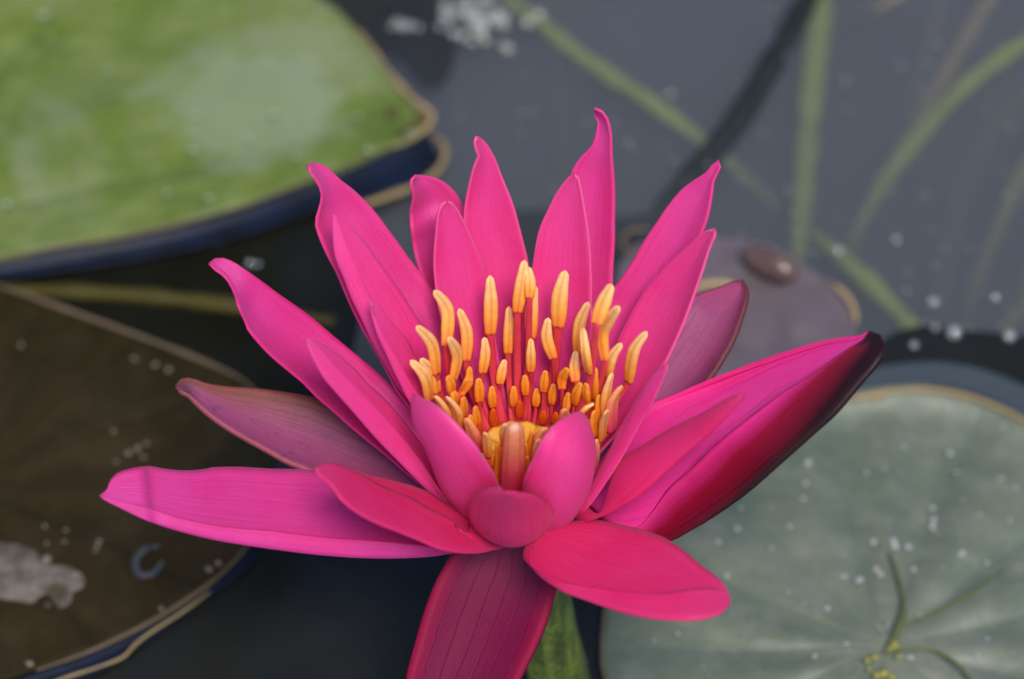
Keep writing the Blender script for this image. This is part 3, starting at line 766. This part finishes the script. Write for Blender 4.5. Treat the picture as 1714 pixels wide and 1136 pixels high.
# ---- grey-green pad at the lower right
vc = at_z(1478, 1095, 0)
GREY = pad_mat('pad_grey_green', (0.078, 0.096, 0.058), (0.115, 0.127, 0.082), (0.165, 0.163, 0.115), vc, scale=22, rough=0.5, veins=13, vamt=0.3, vcol=(0.055, 0.095, 0.065), coat=0.05, bump=0.15, vwide=0.55)  # wide vein bands also carry the shade of the folds as colour
pad = tag(empty('lily_pad'), 'grey-green lily pad with white specks, radiating folds and a golden raised rim', 'lily pad', 'lily pads floating on the pond')
P_BR = [(1010, 1040), (1016, 990), (1035, 945), (1070, 895), (1120, 845), (1200, 775), (1300, 712), (1400, 672), (1480, 660), (1550, 658), (1620, 670), (1680, 692), (1714, 710),
        (1830, 780), (1930, 900), (1975, 1060), (1960, 1200), (1860, 1350), (1700, 1440), (1520, 1470), (1340, 1440), (1180, 1360), (1070, 1250), (1012, 1136), (1007, 1085)]
blade(P_BR, (1478, 1060), 0.0020, GREY, (1478, 1095), nribs=13, amp=0.0006, wob=0.0006, n=200, rings=30,
      lift=lambda q, r: 0.0022 * sstep(0.9, 1.0, r) * sstep(0.02, 0.05, q.y)).parent = pad
px_tube('rim', [(1395, 672), (1440, 662), (1480, 655), (1550, 651), (1620, 663), (1680, 686), (1714, 704), (1800, 752)], 0.0048, 9, RIM_AND_REFLECTION_GOLD, n=70, wob=0.25).parent = pad
px_tube('rim', [(1420, 668), (1455, 662), (1488, 660)], 0.0052, 9, RIM, taper=0.7).parent = pad
px_tube('rim', [(1017, 988), (1010, 1040), (1007, 1085), (1012, 1136), (1040, 1200)], 0.0024, 5, RIM_DARK, n=40, wob=0.3).parent = pad
FILM = simple('water_film', (0.034, 0.038, 0.045), 0.4, 0.3, nscale=40, ncol=(0.05, 0.055, 0.045), coat=0.0)
strip('wet_reflection', [(1395, 668), (1440, 657), (1490, 650), (1550, 646), (1620, 658), (1680, 681), (1714, 699), (1800, 746)],
      [(1400, 640), (1450, 622), (1500, 612), (1570, 608), (1640, 620), (1700, 642), (1740, 665), (1830, 720)], 0.0032, -0.0006, FILM).parent = pad
# white specks lying on it
rnd = random.Random(3)
SPECK = simple('speck_white', (0.38, 0.36, 0.32), 0.7, nscale=900)
sp = [(1352, 774, 16), (1349, 808, 9), (1512, 748, 12), (1590, 758, 13), (1679, 712, 14), (1588, 680, 12), (1497, 912, 16), (1521, 914, 15), (1560, 882, 13), (1462, 906, 12), (1496, 903, 10),
      (1413, 964, 12), (1438, 970, 12), (1467, 952, 13), (1474, 960, 13), (1528, 952, 11), (1610, 926, 12), (1385, 1018, 10), (1417, 1077, 10), (1364, 1098, 9), (1635, 1097, 11), (1233, 884, 13), (1202, 907, 12),
      (1344, 834, 11), (1322, 881, 10), (1217, 963, 9), (1290, 917, 9), (1524, 1100, 10), (1450, 790, 9), (1480, 783, 9), (1700, 815, 10), (1675, 800, 9), (1651, 942, 9), (1578, 948, 9), (1538, 1028, 8),
      (1134, 1060, 8), (1095, 1072, 7), (1180, 990, 8), (1320, 990, 7), (1240, 850, 8), (1560, 850, 10), (1563, 870, 11), (1600, 790, 8), (1640, 860, 7), (1690, 870, 8)]
parts = []
for (x, y, r) in sp + [(rnd.uniform(1030, 1700), rnd.uniform(700, 1130), rnd.uniform(2.5, 5)) for _ in range(35)]:
    if x < 1180 and y < 900: continue
    p = at_z(x, y, 0.0027)
    q = r * MPP * 0.46
    parts.append(blob(p, q * rnd.uniform(.8, 1.7), q, q * 0.25, 9, 5, rnd.uniform(0, 3), 0.8, x))
o = new_obj('speck', joined('speck', parts), SPECK, pad); o['kind'] = 'stuff'
parts = []
PALE = simple('speck_pale', (0.30, 0.33, 0.19), 0.5, nscale=900)
tlpad = [c for c in S.objects if c.name == 'lily_pad'][0]
for (x, y, r) in [(458, 190, 14), (420, 235, 11), (616, 250, 12), (497, 262, 10), (330, 190, 12), (322, 250, 14), (300, 180, 10), (280, 322, 9), (12, 340, 12), (72, 25, 14), (540, 125, 9), (690, 222, 10), (600, 195, 8),
                  (346, 240, 8), (180, 118, 10), (430, 5, 8), (350, 330, 10)]:
    p = at_z(x, y, 0.0066); q = r * MPP * 0.6
    parts.append(blob(p, q * rnd.uniform(.9, 1.6), q, q * 0.5, 8, 5, rnd.uniform(0, 3), 0.5, x))
o = new_obj('speck', joined('speck', parts), PALE, tlpad); o['kind'] = 'stuff'
STAIN = simple('stain_brown', (0.07, 0.035, 0.012), 0.7, nscale=300, ncol=(0.14, 0.07, 0.02))
parts = [blob(at_z(x, y, 0.0052), a * MPP, b * MPP, 0.0006, 12, 6, 0.4, 0.7, x) for x, y, a, b in [(706, 196, 14, 12), (655, 190, 12, 9), (690, 212, 12, 7), (672, 222, 9, 5)]]
new_obj('stain', joined('stain', parts), STAIN, tlpad)

# ---- small mauve pad behind the flower, right
vc = at_z(1130, 560, 0)
MAUVE = pad_mat('pad_mauve', (0.085, 0.058, 0.064), (0.105, 0.076, 0.078), (0.13, 0.098, 0.094), vc, scale=20, rough=0.5, veins=9, vamt=0.1, coat=0.1, bump=0.12)
pad = tag(empty('lily_pad'), 'smooth dull mauve lily pad behind the flower carrying a brown oval seed', 'lily pad', 'lily pads floating on the pond')
P_M = [(1030, 490), (1036, 445), (1060, 412), (1110, 400), (1180, 393), (1250, 398), (1310, 422), (1360, 452), (1400, 480), (1425, 508), (1434, 540), (1424, 580), (1390, 625), (1330, 665), (1250, 700), (1150, 715), (1070, 690), (1035, 600)]
blade(P_M, (1220, 550), 0.0018, MAUVE, (1130, 560), nribs=7, amp=0.0003, wob=0.0005, n=140).parent = pad
px_tube('rim', [(1388, 472), (1408, 486), (1424, 505), (1432, 528), (1432, 545)], 0.0028, 11, RIM, taper=0.8).parent = pad
px_tube('rim', [(1090, 386), (1064, 384), (1046, 394), (1042, 410), (1056, 422), (1076, 424)], 0.0022, 8, RIM_DARK, taper=0.5).parent = pad
px_tube('rim', [(1150, 488), (1180, 476), (1212, 474), (1235, 478)], 0.0036, 14, RIM, taper=0.5).parent = pad

# ------------------------------------------------------------------ things on and in the water
SEED = simple('seed_brown', (0.075, 0.035, 0.028), 0.35, nscale=150, ncol=(0.16, 0.09, 0.06), coat=0.3)
v, f = [], []
c = at_z(1290, 437, 0.0055)
a_ = at_z(1245, 415, 0.0055); b_ = at_z(1335, 462, 0.0055)
ax = (b_ - a_); L_ = ax.length; ax.normalize(); sd = Vector((0, 0, 1)).cross(ax).normalized()
rows = []
for i in range(25):
    t = i / 24; r = math.sqrt(max(0.0, 1 - (2 * t - 1) ** 2)) ** 0.9
    row = []
    for j in range(24):
        a = 2 * math.pi * j / 24
        ridge = 1 + 0.12 * max(0, math.cos(a - 1.9)) ** 6
        row.append(a_ + ax * (L_ * t) + sd * (0.0034 * r * math.cos(a)) + Vector((0, 0, 0.0030 * r * math.sin(a) * ridge)))
    rows.append(row)
o = new_obj('seed', grid_mesh('seed', rows, wrap=True), SEED)
tag(o, 'dark brown oval seed lying on the mauve lily pad', 'seed')

# added black sheets just under the surface, standing in for shade and dark reflections
SHADE_SHEET = simple('shade_sheet_black', (0.004, 0.0045, 0.0015), 0.9, 0.0, nscale=40, ncol=(0.010, 0.009, 0.002), namt=0.8, bump=0.3)
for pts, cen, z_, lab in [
    ([(-160, 440), (0, 440), (250, 405), (430, 370), (560, 330), (600, 370), (625, 450), (600, 540), (570, 640), (480, 720), (300, 740), (-160, 700)], (200, 540), -0.0008, 'black sheet added for the dark reflection between the green pad and the brown pad'),
    ([(380, 900), (560, 850), (800, 850), (1000, 900), (1040, 1000), (1040, 1200), (900, 1300), (500, 1300), (150, 1220), (100, 1120), (250, 1040)], (650, 1060), -0.0018, 'black sheet added for the dark open water below the left petals'),
    ([(1430, 640), (1470, 575), (1540, 545), (1640, 555), (1740, 570), (1840, 640), (1840, 740), (1600, 700), (1440, 690)], (1620, 620), -0.0016, 'dark sheet added for the shaded water beyond the golden rim of the grey-green pad'),
    ([(690, 320), (760, 330), (850, 350), (930, 350), (1030, 362), (1110, 360), (1090, 420), (1030, 480), (850, 500), (720, 440)], (880, 410), -0.008, 'dark sheet added for the shaded water showing between the back petals'),
    ([(500, -60), (760, -60), (775, -10), (765, 60), (757, 110), (735, 138), (705, 132), (680, 100), (640, 80), (600, 60), (560, 30)], (680, 20), -0.004, 'black sheet added for the dark reflection between the tan lobe and the foam')]:
    o = blade(pts, cen, z_, SHADE_SHEET, cen, nribs=7, amp=0.0002, wob=0.0004, n=90, rings=8, name='shade_sheet')
    tag(o, lab, 'leaf', 'dark sheets added for shaded water')  # added stand-ins for shade and dark reflections, not real leaves

# weed stems under the surface; the dark one stands in for a shadow shaft
def weed_mat(name, c1, c2):
    return simple(name, c1, 0.6, 0.2, nscale=90, ncol=c2, namt=0.6, bump=0.3)
G1 = weed_mat('weed_green', (0.26, 0.31, 0.08), (0.18, 0.23, 0.06))
G2 = weed_mat('weed_olive', (0.20, 0.20, 0.08), (0.15, 0.15, 0.06))
G3 = weed_mat('weed_tan', (0.36, 0.29, 0.15), (0.26, 0.20, 0.09))
G4 = weed_mat('shadow_shaft_dark', (0.012, 0.014, 0.010), (0.02, 0.02, 0.012))
G5 = weed_mat('weed_brown_olive', (0.055, 0.042, 0.004), (0.03, 0.026, 0.004))
grp = 'water weed stems and a shadow shaft under the surface'
for pts, z_, w_, m_, lab in [
    ([(800, -40), (880, 20), (960, 85), (1040, 140), (1100, 180), (1170, 232), (1240, 290), (1320, 365)], [-.010] * 5 + [-.014, -.020, -.03], 26, G1, 'green weed stem running diagonally under water from the foam to the dark shadow shaft'),
    ([(1380, -60), (1368, 60), (1358, 150), (1347, 280), (1338, 400), (1332, 450)], [-.012, -.012, -.014, -.016, -.018, -.022], 40, G1, 'thick upright green weed stem ending at the mauve pad and its brown seed'),
    ([(1690, -60), (1640, 25), (1590, 110), (1530, 215), (1470, 310), (1430, 380)], [-.016, -.018, -.02, -.024, -.03, -.036], 28, G3, 'straight tan weed stem under water crossing behind the curved green one'),
    ([(1760, 45), (1680, 95), (1610, 150), (1540, 225), (1480, 305), (1440, 375), (1420, 420)], [-.010, -.011, -.013, -.015, -.018, -.022, -.028], 32, G1, 'long curved green weed stem arching through the open water'),
    ([(1530, -25), (1480, 8), (1440, 30), (1405, 52)], [-.008, -.012, -.02, -.03], 18, G3, 'short tan weed stem between the two thick green stems'),
    ([(1770, 180), (1714, 285), (1675, 370), (1640, 455), (1610, 560)], [-.014, -.016, -.02, -.024, -.034], 32, G2, 'olive weed stem slanting down to the row of bubbles'),
    ([(915, -40), (925, 60), (935, 140), (942, 230), (945, 300)], [-.028, -.030, -.032, -.036, -.04], 24, G2, 'faint olive weed stem standing deep under water behind the flower'),
    ([(1365, 395), (1400, 425), (1450, 470), (1500, 520), (1550, 575), (1610, 630)], [-.016, -.013, -.012, -.012, -.012, -.014], 34, G1, 'green weed stem curving past the rim of the mauve pad'),
    ([(1760, 100), (1690, 180), (1635, 260), (1600, 350), (1580, 470), (1570, 560)], [-.028, -.030, -.032, -.034, -.036, -.04], 36, G2, 'faint wide weed stem deep in the murky water'),
    ([(1740, 480), (1690, 540), (1640, 600), (1600, 650)], [-.02, -.018, -.016, -.016], 30, G2, 'short olive weed stem among the bubbles behind the grey-green pad'),
    ([(1800, 300), (1740, 420), (1700, 520), (1680, 600)], [-.018, -.022, -.028, -.034], 22, G2, 'thin olive weed stem at the bubble row beside the slanting one'),
    ([(1580, -40), (1560, 60), (1530, 160), (1500, 260)], [-.026, -.028, -.032, -.038], 18, G3, 'thin faint tan stem left of the straight tan one'),
    ([(1760, -20), (1720, 60), (1670, 150), (1640, 220)], [-.026, -.028, -.032, -.038], 20, G2, 'thin faint olive stem crossing the top of the curved green one'),
    ([(-80, 486), (80, 488), (250, 497), (400, 515), (560, 540)], [-.0008] * 5, 30, G5, 'olive weed stem lying between the green and the brown lily pads'),
    ([(1385, -60), (1340, 20), (1290, 110), (1235, 200), (1180, 270), (1120, 340), (1075, 400)], [-.0022, -.0024, -.0028, -.0034, -.004, -.005, -.007], 42, G4, 'dark straight shadow shaft slanting up from behind the flower, built as a stem')]:
    o = px_tube('weed_stem_or_shadow_shaft', pts, z_, w_, m_, n=50, taper=0.3, wob=0.35)
    tag(o, lab, 'stem', grp)

# bubbles and foam
k = NT('bubble_film')
fr = k.n('Fresnel', {'IOR': 1.5})
g = k.n('BsdfGlossy', {'Roughness': 0.06}); t_ = k.n('BsdfTransparent', {'Color': (0.95, 0.95, 0.93, 1)})
dd = k.n('BsdfDiffuse', {'Color': (0.75, 0.72, 0.66, 1)})
m1 = k.n('MixShader', {0: k.math('ADD', fr.outputs[0], 0.12), 1: t_.outputs[0], 2: g.outputs[0]})
m2 = k.n('MixShader', {0: 0.16, 1: m1.outputs[0], 2: dd.outputs[0]})
k.link(m2.outputs[0], k.out.inputs[0]); BUB = k.m
k = NT('foam'); ob = k.obj()
p = k.n('BsdfPrincipled', {'Base Color': k.mix(k.noise(ob, 350, 4), (0.34, 0.31, 0.24), (0.62, 0.58, 0.50)), 'Roughness': 0.25, 'Coat Weight': 0.6, 'Coat Roughness': 0.05})
t_ = k.n('BsdfTransparent')
m1 = k.n('MixShader', {0: 0.62, 1: p.outputs[0], 2: t_.outputs[0]})
k.link(m1.outputs[0], k.out.inputs[0]); FOAM = k.m
for (x, y, r, lab) in [(1597, 556, 17, 'largest air bubble in the row behind the grey-green pad'), (1690, 562, 14, 'clear air bubble at the end of the row behind the grey-green pad'),
                       (1403, 419, 11, 'air bubble over the curved green stem beside the mauve pad'), (1562, 505, 12, 'dim air bubble above the row behind the grey-green pad'),
                       (1566, 548, 8, 'small air bubble touching the largest one in its row'), (1530, 577, 9, 'small air bubble by the dark tip of the right sepal'),
                       (1500, 400, 8, 'faint lone bubble in open water right of the seed'), (1666, 497, 8, 'faint bubble over the slanting olive stem'),
                       (1122, 157, 7, 'tiny pale bubble in open water above the pink petals'), (363, 405, 8, 'tiny bubble in black water below the green pad'),
                       (418, 440, 8, 'tiny bubble just above the curled tip of a left petal'), (432, 442, 6, 'tiniest bubble beside the curled left petal tip')]:
    c = at_z(x, y, 0.0002); k_ = (c - EYE).dot(fwd) / DIST
    q = r * MPP * k_ * 0.75
    v, f = blob(c, q, q, q * 0.85, 18, 12)
    o = new_obj('air_bubble', joined('air_bubble', [(v, f)]), BUB)
    tag(o, lab, 'bubble', 'air bubbles on the water')
rnd = random.Random(11)
def foam(label, items):
    e = tag(empty('foam_clump', at_z(items[0][0], items[0][1], 0)), label, 'foam')
    for (x, y, r) in items:
        c = at_z(x, y, 0.001); q = r * MPP * 0.8 * (c - EYE).dot(fwd) / DIST
        v, f = blob((c.x, c.y, q * 0.35), q, q, q * 0.85, 14, 8, 0, 0.15, x + y)
        o = new_obj('bubble', joined('bubble', [(v, f)]), FOAM if rnd.random() < 0.6 else BUB)
        attach(o, e)
foam('clump of whitish foam bubbles floating beyond the tan lobe', [(rnd.gauss(790, 34), rnd.gauss(22, 16), rnd.uniform(5, 13)) for _ in range(34)] +
     [(760, 52, 11), (775, 56, 10), (800, 50, 13), (838, 28, 16), (830, 20, 12), (812, 64, 10), (850, 78, 12), (745, 6, 12), (780, -8, 14), (815, -4, 14), (840, 70, 7), (790, 66, 8)])
foam('small pair of foam bubbles in the black water by the green pad', [(666, 36, 12), (684, 38, 10), (700, 42, 7), (655, 40, 6), (676, 44, 6)])

# fine dust floating on the open water
DUST = simple('dust', (0.26, 0.26, 0.25), 0.8, nscale=600)
rd = random.Random(21); parts = []
for _ in range(150):
    x, y = rd.uniform(760, 1720), rd.uniform(-10, 560)
    p = at_z(x, y, 0.0003); q = rd.uniform(1.2, 4.0) * MPP
    parts.append(blob(p, q * rd.uniform(1, 1.8), q, q * 0.3, 7, 4, rd.uniform(0, 3), 0.5, x))
o = new_obj('floating_dust', joined('floating_dust', parts), DUST); o['kind'] = 'stuff'
tag(o, 'pale dust scattered over the open grey water', 'dust')

# foam patch and leaf scrap on the brown pad
parts = []
PF = [(-60, 925), (-20, 905), (30, 908), (62, 922), (70, 940), (96, 946), (122, 948), (140, 962), (138, 980), (122, 988), (118, 1004), (104, 1016), (92, 1008), (96, 992), (80, 990), (66, 998), (52, 1010), (20, 1002), (-20, 996), (-70, 990)]
v_, f_ = [], []
ol = outline(PF, 0.0018, 90); cc = at_z(40, 960, 0.0018)
for i in range(13):
    for q in ol:
        p = cc.lerp(q, i / 12)
        v_.append(p + Vector((0, 0, (0.0010 * (1 - (i / 12) ** 4) + 0.0006 * noise.noise(p * 300)) if i < 12 else -0.0006)))
for i in range(12):
    for j in range(90):
        f_.append((i * 90 + j, i * 90 + (j + 1) % 90, (i + 1) * 90 + (j + 1) % 90, (i + 1) * 90 + j))
parts.append((v_, f_))
for (x, y, r) in [(30, 957, 9), (58, 956, 10), (80, 965, 8), (78, 936, 10), (80, 1012, 8), (106, 1012, 6), (20, 922, 5), (128, 962, 9)]:
    p = at_z(x, y, 0.0030); q = r * MPP
    parts.append(blob(p, q, q, q * 0.6, 10, 6, 0, 0.3, x))
SCUM = simple('scum_grey', (0.055, 0.042, 0.026), 0.75, 0.1, nscale=200, ncol=(0.19, 0.155, 0.125), namt=1.0, bump=0.5)
o = new_obj('foam_patch', joined('foam_patch', parts), SCUM)
tag(o, 'pale grey patch of dried foam on the brown lily pad', 'foam')
SCRAP = simple('scrap_grey', (0.024, 0.027, 0.034), 0.5, nscale=200, ncol=(0.12, 0.09, 0.06), coat=0.1)
o = px_tube('leaf_scrap', [(268, 914), (244, 918), (228, 936), (230, 956), (246, 964), (262, 954), (272, 938)], 0.0034, 13, SCRAP, n=40, taper=0.5, flat=0.35)
tag(o, 'curled bluish leaf scrap on the brown lily pad', 'leaf scrap')
BR2 = simple('crumb_brown', (0.20, 0.13, 0.08), 0.7, nscale=500)
parts = []
for (x, y, r) in [(163, 913, 6), (166, 905, 6), (160, 922, 5), (75, 880, 5), (110, 887, 5), (108, 906, 5), (78, 909, 5), (230, 750, 8), (245, 742, 7), (215, 758, 8), (240, 765, 6), (195, 772, 5), (35, 577, 7), (190, 721, 6), (50, 1110, 9), (350, 952, 8), (270, 1018, 6), (365, 942, 7),
                  (225, 600, 7), (260, 610, 8), (282, 618, 8)]:
    p = at_z(x, y, 0.0024); q = r * MPP * 0.7
    parts.append(blob(p, q * 1.4, q, q * 0.5, 8, 5, rnd.uniform(0, 3), 0.5, x))
bp = [c for c in S.objects if c.name == 'lily_pad.001'][0]
o = new_obj('speck', joined('speck', parts), BR2, bp); o['kind'] = 'stuff'

# algae threads on the grey-green pad
ALG = simple('algae_green', (0.065, 0.08, 0.02), 0.5, nscale=400, ncol=(0.16, 0.14, 0.03))
e = tag(empty('algae_strand', at_z(1480, 1095, 0.003)), 'yellow-green algae threads spreading over the middle of the grey-green pad', 'algae')
for pts, w_ in [([(1490, 925), (1500, 955), (1508, 980), (1513, 1010), (1510, 1035), (1497, 1065), (1480, 1092)], 9), ([(1512, 1046), (1545, 1034), (1585, 1016), (1625, 992), (1660, 968), (1690, 950)], 6),
                ([(1482, 1090), (1530, 1086), (1562, 1088), (1595, 1106), (1620, 1132), (1640, 1170)], 7)]:
    attach(px_tube('thread', pts, 0.0042, w_, ALG, n=40, wob=0.5), e)
ALG2 = simple('algae_tuft', (0.22, 0.22, 0.04), 0.5, nscale=500, ncol=(0.30, 0.16, 0.03))
parts = [blob(at_z(x, y, 0.0040), r * MPP, r * MPP * .8, r * MPP * .5, 9, 6, x, 0.6, x) for x, y, r in
         [(1497, 1078, 11), (1490, 1086, 9), (1464, 1100, 8), (1452, 1104, 7), (1480, 1126, 11), (1468, 1130, 9), (1492, 1132, 8), (1503, 1098, 6), (1455, 1120, 6)]]
o = new_obj('tuft', joined('tuft', parts), ALG2); attach(o, e)

# ------------------------------------------------------------------ tree on the far bank: seen as the dark reflection left of the flower
tree = tag(empty('bank_tree', (-1.6, 6.2, 0.08)), 'leafy tree on the far bank, seen as the black reflection left of the flower', 'tree')
BARK = simple('bark', (0.07, 0.05, 0.035), 0.9, 0.1, nscale=8, bump=0.6, bdist=0.03)
k = NT('tree_leaf'); ob = k.obj()
c = k.mix(k.noise(ob, 1.7, 3), (0.025, 0.05, 0.010), (0.06, 0.10, 0.02))
p = k.n('BsdfPrincipled', {'Base Color': c, 'Roughness': 0.6, 'Specular IOR Level': 0.2}); k.link(p.outputs[0], k.out.inputs[0])
rnd = random.Random(5)
tp_ = catmull([(-1.6, 6.2, -0.1), (-1.65, 6.2, 2.5), (-1.55, 6.25, 5), (-1.5, 6.2, 7.4)], 16)
parts = []
me = tube_mesh('trunk', tp_, [0.20 - 0.17 * i / 15 for i in range(16)], seg=12)
tr = new_obj('trunk', me, BARK); attach(tr, tree)
V, Fc = [], []
limbs = []
for i in range(26):
    a = rnd.uniform(0, 6.28); h = rnd.uniform(3.2, 7.4)
    q = tp_[min(15, int(h / 7.5 * 15))]
    ln = rnd.uniform(0.6, 1.25) * (1.25 - 0.5 * (h - 3.2) / 4.2)
    e_ = q + Vector((math.cos(a) * ln, math.sin(a) * ln, rnd.uniform(0.2, 0.7)))
    limbs.append((q, e_))
    lm = new_obj('limb', tube_mesh('limb', catmull([q, q.lerp(e_, 0.5) + Vector((0, 0, 0.1)), e_], 6), [0.05, 0.04, 0.035, 0.03, 0.02, 0.01], seg=6), BARK); attach(lm, tree)
    for _ in range(170):
        c = q.lerp(e_, rnd.uniform(0.35, 1.1)) + Vector((rnd.gauss(0, .25), rnd.gauss(0, .25), rnd.gauss(0, .25)))
        d = Vector((rnd.gauss(0, 1), rnd.gauss(0, 1), rnd.gauss(0, .6))).normalized(); s_ = d.cross(Vector((rnd.gauss(0, 1), rnd.gauss(0, 1), 1))).normalized()
        l_, w_ = rnd.uniform(.07, .13), rnd.uniform(.03, .05)
        o_ = len(V)
        V += [c - d * l_, c + s_ * w_, c + d * l_, c - s_ * w_]; Fc.append((o_, o_ + 1, o_ + 2, o_ + 3))
cr = new_obj('crown', joined('crown', [(V, Fc)]), k.m, smooth=False); attach(cr, tree)
